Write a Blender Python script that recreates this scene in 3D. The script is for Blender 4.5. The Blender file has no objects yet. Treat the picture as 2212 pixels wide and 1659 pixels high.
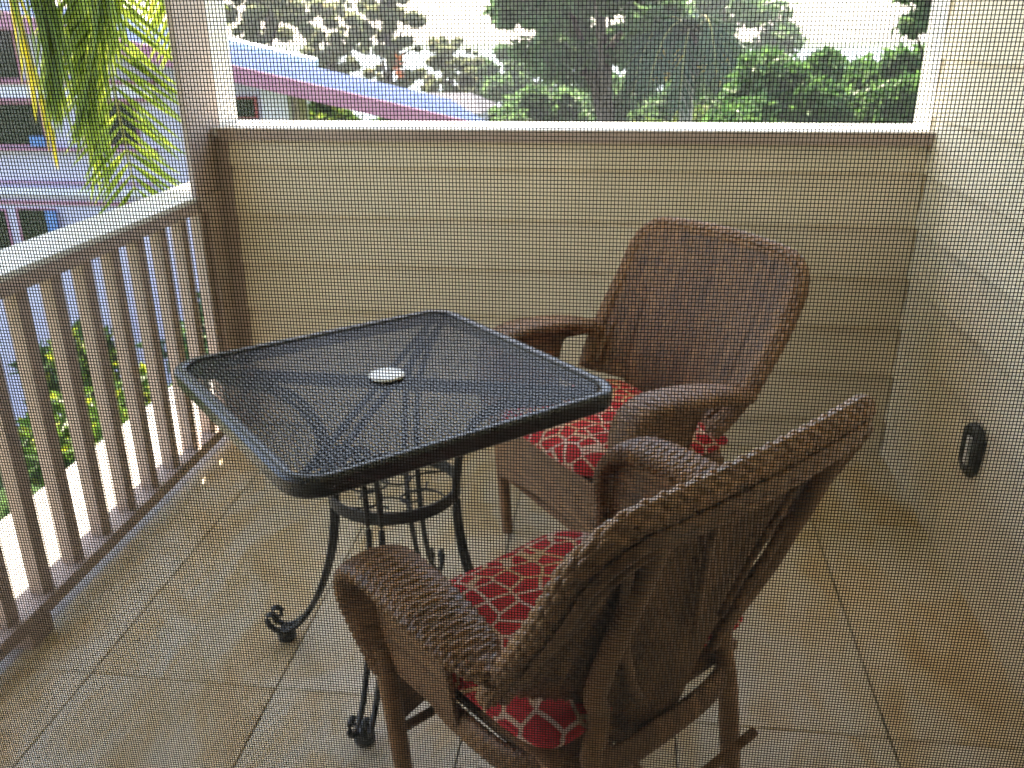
import bpy, bmesh, math, random
import numpy as np
from mathutils import Vector, Matrix

random.seed(7)
RNG = np.random.default_rng(11)
SC = bpy.context.scene
COL = SC.collection
rad = math.radians

# ------------------------------------------------------------------ camera, sky, sun, exposure
CAM_H, CAM_YAW, CAM_PITCH, CAM_ROLL, CAM_F = 1.5, 0.126855, 0.381444, -0.007675, 1937.0 / 2212.0
fw = Vector((-math.sin(CAM_YAW) * math.cos(CAM_PITCH), math.cos(CAM_YAW) * math.cos(CAM_PITCH), -math.sin(CAM_PITCH)))
rt = Vector((math.cos(CAM_YAW), math.sin(CAM_YAW), 0.0))
up = rt.cross(fw)
cr, sr = math.cos(CAM_ROLL), math.sin(CAM_ROLL)
rt2, up2 = rt * cr + up * sr, up * cr - rt * sr
cam_data = bpy.data.cameras.new("camera")
cam = bpy.data.objects.new("camera", cam_data)
COL.objects.link(cam)
mw = Matrix.Identity(4)
for i in range(3):
    mw[i][0], mw[i][1], mw[i][2] = rt2[i], up2[i], -fw[i]
mw[2][3] = CAM_H
cam.matrix_world = mw
cam_data.sensor_width = 36.0
cam_data.lens = 36.0 * CAM_F
cam_data.clip_start = 0.02
cam_data.clip_end = 2000.0
cam_data.dof.use_dof = True
cam_data.dof.focus_distance = 0.40
cam_data.dof.aperture_fstop = 27.0
SC.camera = cam

SUN_AZ, SUN_EL = rad(-25), rad(62)
world = bpy.data.worlds.new("World")
SC.world = world
world.use_nodes = True
wn = world.node_tree
wn.nodes.clear()
sky = wn.nodes.new("ShaderNodeTexSky")
sky.sky_type = 'NISHITA'
sky.sun_disc = False
sky.sun_elevation = SUN_EL
sky.sun_rotation = SUN_AZ
sky.air_density = 1.0
sky.dust_density = 1.5
sky.ozone_density = 1.0
bgn = wn.nodes.new("ShaderNodeBackground")
bgn.inputs[1].default_value = 0.15
won = wn.nodes.new("ShaderNodeOutputWorld")
wn.links.new(sky.outputs[0], bgn.inputs[0])
wn.links.new(bgn.outputs[0], won.inputs[0])

sun_dir = Vector((math.sin(SUN_AZ) * math.cos(SUN_EL), math.cos(SUN_AZ) * math.cos(SUN_EL), math.sin(SUN_EL)))
sl = bpy.data.lights.new("sun", 'SUN')
sl.energy = 4.5
sl.angle = rad(0.53)
sl.color = (1.0, 0.93, 0.82)
sun = bpy.data.objects.new("sun", sl)
sun.rotation_euler = sun_dir.to_track_quat('Z', 'Y').to_euler()
sun.location = (6, 9, 14)
COL.objects.link(sun)

SC.view_settings.view_transform = 'Standard'
SC.view_settings.look = 'None'
SC.view_settings.gamma = 1.0
SC.view_settings.use_white_balance = True
SC.view_settings.white_balance_temperature = 7300
SC.view_settings.white_balance_tint = 10
SC.view_settings.use_curve_mapping = False
SC.view_settings.exposure = 2.85
SC.cycles.max_bounces = 10
SC.cycles.diffuse_bounces = 8
SC.cycles.glossy_bounces = 3
SC.cycles.transmission_bounces = 4
SC.cycles.use_denoising = True
SC.cycles.sample_clamp_indirect = 6.0
SC.cycles.caustics_reflective = False
SC.cycles.caustics_refractive = False


def at(px, py, Y):
    """point at world depth Y (metres in front of the lens) seen at photo position px,py (2212 px wide)"""
    d = fw + rt2 * ((px - 1106.0) / 1937.0) - up2 * ((py - 829.5) / 1937.0)
    return Vector((0, 0, CAM_H)) + d * (Y / d.y)


# ------------------------------------------------------------------ helpers
class MB:
    def __init__(s):
        s.v, s.f, s.tone = [], [], []

    def box(s, x0, x1, y0, y1, z0, z1, bev=0.0):
        b = len(s.v)
        if bev <= 0:
            s.v += [(x0, y0, z0), (x1, y0, z0), (x1, y1, z0), (x0, y1, z0), (x0, y0, z1), (x1, y0, z1), (x1, y1, z1), (x0, y1, z1)]
            s.f += [tuple(b + i for i in q) for q in ((0, 3, 2, 1), (4, 5, 6, 7), (0, 1, 5, 4), (1, 2, 6, 5), (2, 3, 7, 6), (3, 0, 4, 7))]
        else:
            bm = bmesh.new()
            bmesh.ops.create_cube(bm, size=1.0)
            for v in bm.verts:
                v.co = Vector(((x0 + x1) / 2 + v.co.x * (x1 - x0), (y0 + y1) / 2 + v.co.y * (y1 - y0), (z0 + z1) / 2 + v.co.z * (z1 - z0)))
            bmesh.ops.bevel(bm, geom=bm.edges[:], offset=bev, segments=2, profile=0.6, affect='EDGES')
            bm.verts.index_update()
            s.v += [tuple(v.co) for v in bm.verts]
            s.f += [tuple(b + v.index for v in f.verts) for f in bm.faces]
            bm.free()
        return s

    def grid(s, P, closed_u=False, closed_v=False, flip=False):
        nu, nv = P.shape[0], P.shape[1]
        b = len(s.v)
        s.v += [tuple(p) for p in P.reshape(-1, 3).tolist()]
        for i in range(nu if closed_u else nu - 1):
            i2 = (i + 1) % nu
            for j in range(nv if closed_v else nv - 1):
                j2 = (j + 1) % nv
                q = (b + i * nv + j, b + i2 * nv + j, b + i2 * nv + j2, b + i * nv + j2)
                s.f.append(q[::-1] if flip else q)
        return s

    def tube(s, pts, r, n=8, caps=True, aspect=1.0, ref=(0, 0, 1)):
        P = sweep(np.array([tuple(p) for p in pts], float), r, n, aspect, ref)
        b = len(s.v)
        s.grid(P, closed_v=True)
        if caps:
            s.f.append(tuple(b + j for j in range(n))[::-1])
            e = b + (len(P) - 1) * n
            s.f.append(tuple(e + j for j in range(n)))
        return s

    def build(s, name, mat, parent=None, smooth=False, sharp=None):
        me = bpy.data.meshes.new(name)
        me.from_pydata(s.v, [], s.f)
        if smooth:
            me.polygons.foreach_set("use_smooth", [True] * len(me.polygons))
            if sharp:
                try:
                    me.set_sharp_from_angle(angle=rad(sharp))
                except Exception:
                    pass
        if s.tone:
            at_ = me.attributes.new('tone', 'FLOAT', 'POINT')
            at_.data.foreach_set('value', (s.tone + [0.5] * len(s.v))[:len(s.v)])
        me.update()
        o = bpy.data.objects.new(name, me)
        COL.objects.link(o)
        if mat:
            me.materials.append(mat)
        if parent:
            o.parent = parent
        return o


def frames(path, ref):
    T = np.gradient(path, axis=0)
    T /= np.linalg.norm(T, axis=1)[:, None] + 1e-12
    ref = np.array(ref, float)
    if ref.ndim == 1:
        ref = np.repeat(ref[None], len(path), 0)
    A = np.cross(T, ref)
    A /= np.linalg.norm(A, axis=1)[:, None] + 1e-9
    B = np.cross(A, T)
    return T, A, B


def sweep(path, r, n, aspect=1.0, ref=(0, 0, 1)):
    T, A, B = frames(path, ref)
    r = np.broadcast_to(np.array(r, float), (len(path),))
    th = np.linspace(0, 2 * np.pi, n, endpoint=False)
    return path[:, None] + r[:, None, None] * (np.cos(th)[None, :, None] * A[:, None] + aspect * np.sin(th)[None, :, None] * B[:, None])


def resample(pts, n):
    """smooth (Catmull-Rom) resampling of a polyline to n points, even in arc length"""
    p = np.array(pts, float)
    q = np.vstack([2 * p[0] - p[1], p, 2 * p[-1] - p[-2]])
    out = []
    for i in range(1, len(q) - 2):
        for t in np.linspace(0, 1, 24, endpoint=False):
            a, b, c, d = q[i - 1], q[i], q[i + 1], q[i + 2]
            out.append(0.5 * ((2 * b) + (-a + c) * t + (2 * a - 5 * b + 4 * c - d) * t * t + (-a + 3 * b - 3 * c + d) * t ** 3))
    out.append(p[-1])
    out = np.array(out)
    L = np.r_[0, np.cumsum(np.linalg.norm(np.diff(out, axis=0), axis=1))]
    s = np.linspace(0, L[-1], n)
    return np.stack([np.interp(s, L, out[:, k]) for k in range(out.shape[1])], 1)


def tag(o, label=None, cat=None, group=None, kind=None):
    if label: o["label"] = label
    if cat: o["category"] = cat
    if group: o["group"] = group
    if kind: o["kind"] = kind
    return o


def empty(name, loc=(0, 0, 0), rz=0.0):
    o = bpy.data.objects.new(name, None)
    o.location = loc
    o.rotation_euler = (0, 0, rz)
    o.empty_display_size = 0.1
    COL.objects.link(o)
    return o


def copy_tree(o, parent=None):
    c = o.copy()
    COL.objects.link(c)
    if parent:
        c.parent = parent
    for ch in [x for x in bpy.data.objects if x.parent == o and x != c]:
        copy_tree(ch, c)
    return c


# ------------------------------------------------------------------ materials
def mat_base(name, col, rough=0.6, spec=0.5, metal=0.0):
    m = bpy.data.materials.new(name)
    m.use_nodes = True
    p = m.node_tree.nodes["Principled BSDF"]
    p.inputs["Base Color"].default_value = (*col, 1)
    p.inputs["Roughness"].default_value = rough
    p.inputs["Specular IOR Level"].default_value = spec
    p.inputs["Metallic"].default_value = metal
    return m, m.node_tree, p


def N(t, kind, **kw):
    n = t.nodes.new(kind)
    for k, v in kw.items():
        setattr(n, k, v)
    return n


def ramp(t, src, stops):
    r = N(t, "ShaderNodeValToRGB")
    while len(r.color_ramp.elements) < len(stops):
        r.color_ramp.elements.new(0.5)
    for e, (p, c) in zip(r.color_ramp.elements, stops):
        e.position = p
        e.color = (*c, 1)
    t.links.new(src, r.inputs[0])
    return r.outputs[0]


def noise(t, scale, detail=4, rough=0.55, coord="Object", stretch=None, dist=0.0):
    tc = N(t, "ShaderNodeTexCoord")
    src = tc.outputs[coord]
    if stretch:
        mp = N(t, "ShaderNodeMapping")
        mp.inputs["Scale"].default_value = stretch
        t.links.new(src, mp.inputs[0])
        src = mp.outputs[0]
    n = N(t, "ShaderNodeTexNoise")
    n.inputs["Scale"].default_value = scale
    n.inputs["Detail"].default_value = detail
    n.inputs["Roughness"].default_value = rough
    n.inputs["Distortion"].default_value = dist
    t.links.new(src, n.inputs["Vector"])
    return n.outputs["Fac"]


def bump(t, p, h, strength=0.3, dist=0.005):
    b = N(t, "ShaderNodeBump")
    b.inputs["Strength"].default_value = strength
    b.inputs["Distance"].default_value = dist
    t.links.new(h, b.inputs["Height"])
    t.links.new(b.outputs[0], p.inputs["Normal"])


def mat_var(name, c0, c1, scale, rough=0.6, spec=0.5, bmp=0.0, stretch=None, detail=4, lo=0.35, hi=0.65, bscale=None, rough_var=0.0):
    m, t, p = mat_base(name, c0, rough, spec)
    n = noise(t, scale, detail, stretch=stretch)
    t.links.new(ramp(t, n, [(lo, c0), (hi, c1)]), p.inputs["Base Color"])
    if bmp:
        h = noise(t, bscale or scale * 8, 3, stretch=stretch)
        bump(t, p, h, bmp, 0.003)
    if rough_var:
        mr = N(t, "ShaderNodeMapRange")
        mr.inputs["To Min"].default_value = rough - rough_var
        mr.inputs["To Max"].default_value = rough + rough_var
        t.links.new(noise(t, scale * 2.3, 3), mr.inputs[0])
        t.links.new(mr.outputs[0], p.inputs["Roughness"])
    return m


def mat_leaf(name, c0, c1, trans=0.45, rough=0.45, tcol=None, c2=None):
    m, t, p = mat_base(name, c0, rough, 0.4)
    g = N(t, "ShaderNodeNewGeometry")
    stops = [(0.0, c0), (0.75, c1)] + ([(1.0, c2)] if c2 else [])
    colr = ramp(t, g.outputs["Random Per Island"], stops)
    t.links.new(colr, p.inputs["Base Color"])
    tr = N(t, "ShaderNodeBsdfTranslucent")
    if tcol:
        mx = N(t, "ShaderNodeMix", data_type='RGBA')
        mx.inputs[0].default_value = 0.6
        t.links.new(colr, mx.inputs[6])
        mx.inputs[7].default_value = (*tcol, 1)
        t.links.new(mx.outputs[2], tr.inputs[0])
    else:
        t.links.new(colr, tr.inputs[0])
    ms = N(t, "ShaderNodeMixShader")
    ms.inputs[0].default_value = trans
    t.links.new(p.outputs[0], ms.inputs[1])
    t.links.new(tr.outputs[0], ms.inputs[2])
    t.links.new(ms.outputs[0], t.nodes["Material Output"].inputs[0])
    return m


M = {}
M["wall"] = mat_var("cream_siding_paint", (0.70, 0.62, 0.47), (0.76, 0.675, 0.52), 3.0, 0.55, 0.4, 0.12, bscale=120)
M["trim"] = mat_var("taupe_trim_paint", (0.40, 0.315, 0.275), (0.45, 0.36, 0.32), 5.0, 0.5, 0.4, 0.1, bscale=90)
M["white_trim"] = mat_var("white_trim_paint", (0.74, 0.72, 0.68), (0.80, 0.78, 0.75), 6.0, 0.45, 0.5, 0.08, bscale=80)
M["rail_top"] = mat_var("rail_cap_paint", (0.66, 0.65, 0.60), (0.74, 0.73, 0.69), 7.0, 0.4, 0.5, 0.1, bscale=60)
M["ceiling"] = mat_var("ceiling_paint", (0.80, 0.76, 0.68), (0.84, 0.80, 0.72), 2.0, 0.7, 0.3)
M["slab"] = mat_var("pale_slab", (0.42, 0.39, 0.36), (0.52, 0.49, 0.45), 9.0, 0.7, 0.3, 0.2)
M["grout"] = mat_var("grout", (0.17, 0.15, 0.12), (0.22, 0.19, 0.155), 30.0, 0.9, 0.2)
M["black_metal"] = mat_var("black_powder_coat", (0.010, 0.012, 0.016), (0.016, 0.018, 0.024), 40.0, 0.32, 0.6, 0.15, bscale=500)
M["dark_bronze"] = mat_var("dark_bronze", (0.018, 0.022, 0.022), (0.03, 0.035, 0.034), 30.0, 0.45, 0.5)
M["white_plastic"] = mat_var("white_plastic", (0.80, 0.80, 0.78), (0.70, 0.70, 0.68), 60.0, 0.35, 0.5, detail=8)
M["screen"] = mat_var("charcoal_mesh", (0.008, 0.0075, 0.007), (0.013, 0.012, 0.011), 90.0, 0.6, 0.25)
M["alu"] = mat_var("bronze_aluminium", (0.03, 0.026, 0.022), (0.04, 0.034, 0.03), 20.0, 0.4, 0.5)
M["room"] = mat_var("room_paint", (0.70, 0.66, 0.58), (0.75, 0.71, 0.63), 3.0, 0.8, 0.3)
M["wood"] = mat_var("bark_brown", (0.055, 0.042, 0.032), (0.10, 0.08, 0.06), 8.0, 0.9, 0.2, 0.8, stretch=(1, 1, 0.25), bscale=30)
M["palm_bark"] = mat_var("palm_bark", (0.24, 0.21, 0.18), (0.38, 0.35, 0.31), 6.0, 0.85, 0.2, 0.6, stretch=(1, 1, 4.0), bscale=14)
M["lavender"] = mat_var("lavender_stucco", (0.52, 0.48, 0.66), (0.57, 0.53, 0.70), 2.0, 0.8, 0.3, 0.3, bscale=70)
M["lav_light"] = mat_var("pale_lavender_paint", (0.66, 0.63, 0.78), (0.70, 0.67, 0.80), 3.0, 0.7, 0.3)
M["pink"] = mat_var("mauve_pink_trim", (0.40, 0.17, 0.26), (0.46, 0.21, 0.30), 5.0, 0.6, 0.4)
M["red_trim"] = mat_var("brick_red_trim", (0.32, 0.07, 0.07), (0.36, 0.09, 0.09), 5.0, 0.6, 0.4)
M["roof_blue"] = mat_var("blue_grey_roof", (0.20, 0.25, 0.40), (0.26, 0.31, 0.46), 2.5, 0.38, 0.5, 0.15, stretch=(6, 1, 1), bscale=30)
M["roof_pale"] = mat_var("pale_metal_flashing", (0.50, 0.60, 0.66), (0.58, 0.67, 0.72), 5.0, 0.35, 0.5)
M["slate"] = mat_var("dark_shingle", (0.07, 0.07, 0.09), (0.10, 0.10, 0.12), 7.0, 0.8, 0.3, 0.3)
M["blue_cloth"] = mat_var("blue_cloth", (0.10, 0.20, 0.48), (0.14, 0.26, 0.55), 12.0, 0.8, 0.3)
M["orange"] = mat_var("orange_bract", (0.72, 0.20, 0.04), (0.60, 0.13, 0.03), 20.0, 0.6, 0.3)
M["yellow"] = mat_var("yellow_blossom", (0.75, 0.50, 0.04), (0.62, 0.38, 0.03), 12.0, 0.6, 0.3)
m, t, p = mat_base("window_glass_dark", (0.012, 0.018, 0.022), 0.06, 0.6)
M["glass"] = m
m, t, p = mat_base("frosted_lens", (0.55, 0.56, 0.54), 0.3, 0.5)
t.links.new(ramp(t, noise(t, 40, 2), [(0.3, (0.50, 0.51, 0.49)), (0.7, (0.62, 0.62, 0.60))]), p.inputs["Base Color"])
M["lens"] = m
# water plane added to mirror the sky as white glare
m, t, p = mat_base("glare_water_surface", (0.05, 0.10, 0.12), 0.22, 0.5)
bump(t, p, noise(t, 0.8, 4), 0.25, 0.2)
M["glare_water"] = m
# lawn
m, t, p = mat_base("lawn", (0.05, 0.085, 0.025), 0.95, 0.1)
n1 = noise(t, 0.25, 6)
t.links.new(ramp(t, n1, [(0.3, (0.045, 0.075, 0.022)), (0.55, (0.075, 0.11, 0.035)), (0.75, (0.13, 0.12, 0.06))]), p.inputs["Base Color"])
bump(t, p, noise(t, 60, 3), 0.6, 0.03)
M["lawn"] = m
# travertine-look tile: every tile gets its own tone and its own offset in the pattern
m, t, p = mat_base("travertine_tile", (0.5, 0.44, 0.33), 0.34, 0.45)
oi = N(t, "ShaderNodeObjectInfo")
tc = N(t, "ShaderNodeTexCoord")
ad = N(t, "ShaderNodeVectorMath", operation='ADD')
ml = N(t, "ShaderNodeVectorMath", operation='SCALE')
cb = N(t, "ShaderNodeCombineXYZ")
for k in range(3):
    t.links.new(oi.outputs["Random"], cb.inputs[k])
t.links.new(cb.outputs[0], ml.inputs[0])
ml.inputs["Scale"].default_value = 37.0
t.links.new(tc.outputs["Object"], ad.inputs[0])
t.links.new(ml.outputs[0], ad.inputs[1])
mp = N(t, "ShaderNodeMapping")
mp.inputs["Scale"].default_value = (1.8, 0.9, 1.0)
mp.inputs["Rotation"].default_value = (0, 0, 0.5)
t.links.new(ad.outputs[0], mp.inputs[0])
n = N(t, "ShaderNodeTexNoise")
n.inputs["Scale"].default_value = 3.2
n.inputs["Detail"].default_value = 7
n.inputs["Roughness"].default_value = 0.6
n.inputs["Distortion"].default_value = 0.8
t.links.new(mp.outputs[0], n.inputs["Vector"])
n3 = N(t, "ShaderNodeTexNoise")
n3.inputs["Scale"].default_value = 40
n3.inputs["Detail"].default_value = 4
t.links.new(ad.outputs[0], n3.inputs["Vector"])
c = ramp(t, n.outputs["Fac"], [(0.28, (0.66, 0.62, 0.53)), (0.45, (0.64, 0.57, 0.44)), (0.57, (0.60, 0.48, 0.30)), (0.72, (0.50, 0.36, 0.19))])
mx = N(t, "ShaderNodeMix", data_type='RGBA', blend_type='MULTIPLY')
mx.inputs[0].default_value = 0.35
t.links.new(c, mx.inputs[6])
t.links.new(ramp(t, n3.outputs["Fac"], [(0.3, (0.80, 0.78, 0.74)), (0.6, (1, 1, 1))]), mx.inputs[7])
t.links.new(mx.outputs[2], p.inputs["Base Color"])
bump(t, p, n3.outputs["Fac"], 0.12, 0.002)
M["tile"] = m
# wicker resin: mottled strands, with shade of the weave gaps painted in by tone
m, t, p = mat_base("brown_resin_wicker", (0.15, 0.07, 0.035), 0.42, 0.55)
n1 = noise(t, 30, 5)
n2 = noise(t, 3.0, 3)
mx = N(t, "ShaderNodeMix", data_type='RGBA', blend_type='MULTIPLY')
mx.inputs[0].default_value = 0.6
t.links.new(ramp(t, n1, [(0.3, (0.19, 0.092, 0.040)), (0.55, (0.29, 0.150, 0.066)), (0.75, (0.38, 0.215, 0.105))]), mx.inputs[6])
t.links.new(ramp(t, n2, [(0.3, (0.75, 0.72, 0.70)), (0.65, (1.0, 1.0, 1.0))]), mx.inputs[7])
at_n = N(t, "ShaderNodeAttribute", attribute_name="tone")
mt_ = N(t, "ShaderNodeMix", data_type='RGBA', blend_type='MULTIPLY')
mt_.inputs[0].default_value = 1.0
t.links.new(mx.outputs[2], mt_.inputs[6])
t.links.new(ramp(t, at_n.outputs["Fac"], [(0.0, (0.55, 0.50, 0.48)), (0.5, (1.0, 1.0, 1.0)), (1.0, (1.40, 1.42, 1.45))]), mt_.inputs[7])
t.links.new(mt_.outputs[2], p.inputs["Base Color"])
mr = N(t, "ShaderNodeMapRange")
mr.inputs["To Min"].default_value = 0.3
mr.inputs["To Max"].default_value = 0.6
t.links.new(n1, mr.inputs[0])
t.links.new(mr.outputs[0], p.inputs["Roughness"])
M["wicker"] = m
# wrapped poles: fine rings
m, t, p = mat_base("wrapped_pole", (0.14, 0.065, 0.032), 0.45, 0.5)
tc = N(t, "ShaderNodeTexCoord")
wv = N(t, "ShaderNodeTexWave", wave_type='BANDS', bands_direction='Z')
wv.inputs["Scale"].default_value = 28
wv.inputs["Distortion"].default_value = 1.2
t.links.new(tc.outputs["Object"], wv.inputs["Vector"])
t.links.new(ramp(t, noise(t, 25, 4), [(0.3, (0.20, 0.098, 0.042)), (0.7, (0.33, 0.175, 0.080))]), p.inputs["Base Color"])
bump(t, p, wv.outputs["Fac"], 0.7, 0.003)
M["pole"] = m
# cushion cloth: red spots parted by pale lines (giraffe-like print)
m, t, p = mat_base("red_spotted_cloth", (0.4, 0.02, 0.03), 0.85, 0.2)
tc = N(t, "ShaderNodeTexCoord")
nz = N(t, "ShaderNodeTexNoise")
nz.inputs["Scale"].default_value = 9
t.links.new(tc.outputs["Object"], nz.inputs["Vector"])
sb = N(t, "ShaderNodeVectorMath", operation='SCALE')
t.links.new(nz.outputs["Color"], sb.inputs[0])
sb.inputs["Scale"].default_value = 0.02
ad = N(t, "ShaderNodeVectorMath", operation='ADD')
t.links.new(tc.outputs["Object"], ad.inputs[0])
t.links.new(sb.outputs[0], ad.inputs[1])
vo = N(t, "ShaderNodeTexVoronoi", feature='DISTANCE_TO_EDGE')
vo.inputs["Scale"].default_value = 19.0
vo.inputs["Randomness"].default_value = 0.75
t.links.new(ad.outputs[0], vo.inputs["Vector"])
red = ramp(t, noise(t, 14, 3), [(0.3, (0.42, 0.030, 0.038)), (0.7, (0.58, 0.055, 0.055))])
pale = ramp(t, noise(t, 8, 2), [(0.40, (0.66, 0.50, 0.47)), (0.60, (0.62, 0.42, 0.24))])
mx = N(t, "ShaderNodeMix", data_type='RGBA')
t.links.new(ramp(t, vo.outputs["Distance"], [(0.050, (0, 0, 0)), (0.085, (1, 1, 1))]), mx.inputs[0])
t.links.new(pale, mx.inputs[6])
t.links.new(red, mx.inputs[7])
t.links.new(mx.outputs[2], p.inputs["Base Color"])
bump(t, p, noise(t, 500, 2), 0.25, 0.001)
M["cushion"] = m
# foliage
M["leaf_dense"] = mat_leaf("dense_tree_leaf", (0.032, 0.090, 0.022), (0.095, 0.19, 0.048), 0.45)
M["leaf_mid"] = mat_leaf("mid_tree_leaf", (0.050, 0.11, 0.040), (0.12, 0.21, 0.075), 0.55)
M["leaf_washed"] = mat_leaf("washed_out_tree_leaf", (0.13, 0.17, 0.08), (0.22, 0.25, 0.13), 0.65, c2=(0.30, 0.25, 0.13))  # paler colours carry the wash-out of backlight on the far trees
M["leaf_shrub"] = mat_leaf("shrub_leaf", (0.04, 0.09, 0.022), (0.11, 0.19, 0.03), 0.5, c2=(0.32, 0.34, 0.03))
M["leaf_yellow"] = mat_leaf("yellowing_leaf", (0.42, 0.34, 0.02), (0.55, 0.42, 0.03), 0.5)
M["palm_leaf"] = mat_leaf("palm_leaflet", (0.11, 0.17, 0.03), (0.18, 0.26, 0.045), 0.6, rough=0.35, tcol=(0.42, 0.50, 0.06))
M["palm_yellow"] = mat_leaf("yellow_palm_leaflet", (0.50, 0.42, 0.03), (0.60, 0.48, 0.04), 0.5)
M["palm_far"] = mat_leaf("far_palm_leaflet", (0.020, 0.050, 0.024), (0.045, 0.085, 0.035), 0.3)
M["rachis"] = mat_var("palm_rachis", (0.20, 0.22, 0.06), (0.30, 0.27, 0.07), 9.0, 0.45, 0.4)
# ------------------------------------------------------------------ setting: ground, floor, walls, roof
XL, XR, YW, YN = -1.48, 1.0, 3.19, 0.36          # rail face, right wall, back wall, house wall

mb = MB()
ang = np.linspace(0, 2 * np.pi, 64, endpoint=False)
mb.v = [(0, 0, -3.2)] + [(260 * math.cos(a), 260 * math.sin(a), -3.2) for a in ang]
mb.f = [(0, i + 1, (i + 1) % 64 + 1) for i in range(64)]
tag(mb.build("ground", M["lawn"]), kind="structure")

floor = MB().box(-1.505, XR - 0.002, -3.2, YW - 0.004, -0.22, -0.012).build("floor", M["grout"])
tag(floor, kind="structure")
gx = [-1.505] + [-1.28 + 0.48 * k for k in range(5)] + [XR - 0.004]
gy = [0.32, 0.71, 1.67, 2.63, YW - 0.006]
for i in range(len(gx) - 1):
    for j in range(len(gy) - 1):
        g = 0.0022
        w, l = gx[i + 1] - gx[i] - 2 * g, gy[j + 1] - gy[j] - 2 * g
        o = MB().box(-w / 2, w / 2, -l / 2, l / 2, -0.0115, 0.0, 0.0015).build("tile", M["tile"], floor)
        o.location = ((gx[i] + gx[i + 1]) / 2, (gy[j] + gy[j + 1]) / 2, RNG.uniform(-0.0006, 0.0))
ledge = MB().box(-2.0, -1.507, 0.2, 3.75, -0.22, -0.004, 0.004).build("balcony_ledge", M["slab"])
tag(ledge, kind="structure")


def lap_wall(name, thing, axis, fixed, sign, a0, a1, z0, z1, pitch, zref, back):
    """lap siding on plane axis=fixed, boards as parts; sign = direction the face looks"""
    k0 = math.floor((z0 - zref) / pitch)
    z = zref + k0 * pitch
    while z < z1 - 1e-4:
        b0, b1 = max(z, z0), min(z + pitch, z1)
        t0 = 0.017 * (1 - (b0 - z) / pitch) + 0.003        # thick at the lower edge
        t1 = 0.017 * (1 - (b1 - z) / pitch) + 0.003
        P = []
        for a in (a0, a1):
            P.append([(a, fixed, b0 + 0.0008), (a, fixed + sign * t0, b0 + 0.0008), (a, fixed + sign * t1, b1), (a, fixed, b1)])
        v = []
        for row in P:
            for (a, f_, zz) in row:
                v.append((a, f_, zz) if axis == 'y' else (f_, a, zz))
        m_ = MB()
        m_.v = v
        m_.f = [(0, 1, 5, 4), (1, 2, 6, 5), (2, 3, 7, 6), (3, 0, 4, 7), (0, 3, 2, 1), (4, 5, 6, 7)]
        m_.build("siding_board", M["wall"], thing)
        z += pitch


# back half wall
bw = MB().box(-1.4785, XR + 0.15, YW + 0.0005, YW + 0.20, -0.22, 1.124).build("half_wall", M["wall"])
tag(bw, "low cream lap sided wall with white cap closing the far end of the lanai", "wall")
lap_wall("siding", bw, 'y', YW, -1, -1.431, XR - 0.018, 0.095, 1.1245, 0.18, 0.31, None)
MB().box(-1.4785, -1.432, YW - 0.022, YW, 0.002, 1.1245, 0.002).build("corner_trim", M["trim"], bw)
MB().box(-1.431, XR - 0.018, YW - 0.016, YW, 0.002, 0.094, 0.002).build("baseboard", M["wall"], bw)
cap = MB().box(-1.476, XR - 0.004, YW - 0.036, YW + 0.215, 1.135, 1.166, 0.003).build("wall_cap", M["white_trim"], bw)
MB().box(-1.457, XR - 0.006, YW - 0.024, YW, 1.1248, 1.1348).build("cap_molding", M["trim"], bw)
MB().box(-1.457, XR - 0.006, YW - 0.040, YW - 0.0362, 1.122, 1.1625, 0.0015).build("cap_fascia", M["trim"], bw)

# right wall
rw = MB().box(XR + 0.0005, XR + 0.16, 0.0, YW + 0.205, -0.22, 2.46).build("side_wall", M["wall"])
tag(rw, "tall cream lap sided house wall on the right of the lanai", "wall")
lap_wall("siding", rw, 'x', XR, -1, YN + 0.01, YW + 0.004, 0.0, 2.45, 0.18, 0.31, None)
MB().box(XR - 0.012, XR + 0.0003, YW + 0.022, YW + 0.204, 1.1665, 2.44, 0.002).build("corner_trim", M["white_trim"], rw)

# corner post
po = MB().box(-1.501, -1.4795, 2.978, YW + 0.04, 0.9505, 2.25, 0.002).box(-1.501, -1.4795, 3.06, YW + 0.04, 0.0, 0.9495, 0.002).build("corner_post", M["trim"])
tag(po, "broad flat taupe porch post where the railing meets the low wall", "post")
MB().box(-1.501, -1.4795, YW + 0.0405, YW + 0.204, 0.9505, 2.25, 0.002).build("opening_jamb", M["white_trim"], po)

# roof over the lanai and house wall behind the lens (with the doorway the picture is taken through)
cl = MB().box(-2.22, XR + 0.16, YN - 0.14, YW + 0.2, 2.46, 2.6).build("lanai_ceiling", M["ceiling"])  # unseen overhang past the rail, sized to keep direct sun off the floor
tag(cl, kind="structure")
ev = MB().box(-2.22, XR + 0.16, YW + 0.205, 3.84, 2.47, 2.6).build("added_sun_eave", M["ceiling"])  # unseen strip of roof added to block sun through the back opening
tag(ev, kind="structure")
hb = MB().box(-1.478, XR, YW + 0.01, YW + 0.13, 2.251, 2.459).build("header_beam", M["trim"])
tag(hb, kind="structure")
sb_ = MB().box(-1.60, -1.47, YN + 0.01, YW + 0.008, 2.251, 2.459).build("side_beam", M["trim"])
tag(sb_, kind="structure")
hw = MB()
hw.box(-2.4, -0.62, YN - 0.14, YN, -0.22, 2.455)
hw.box(0.47, XR - 0.002, YN - 0.14, YN, -0.22, 2.455)
hw.box(-0.62, 0.47, YN - 0.14, YN, 2.1, 2.455)
tag(hw.build("house_wall", M["wall"]), kind="structure")
rm = MB()
rm.box(-2.4, -2.3, -3.2, YN - 0.141, -0.22, 2.6)
rm.box(-2.299, XR - 0.002, -3.3, -3.2, -0.22, 2.6)
rm.box(-2.299, XR - 0.002, -3.199, YN - 0.141, 2.5, 2.6)
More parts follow.
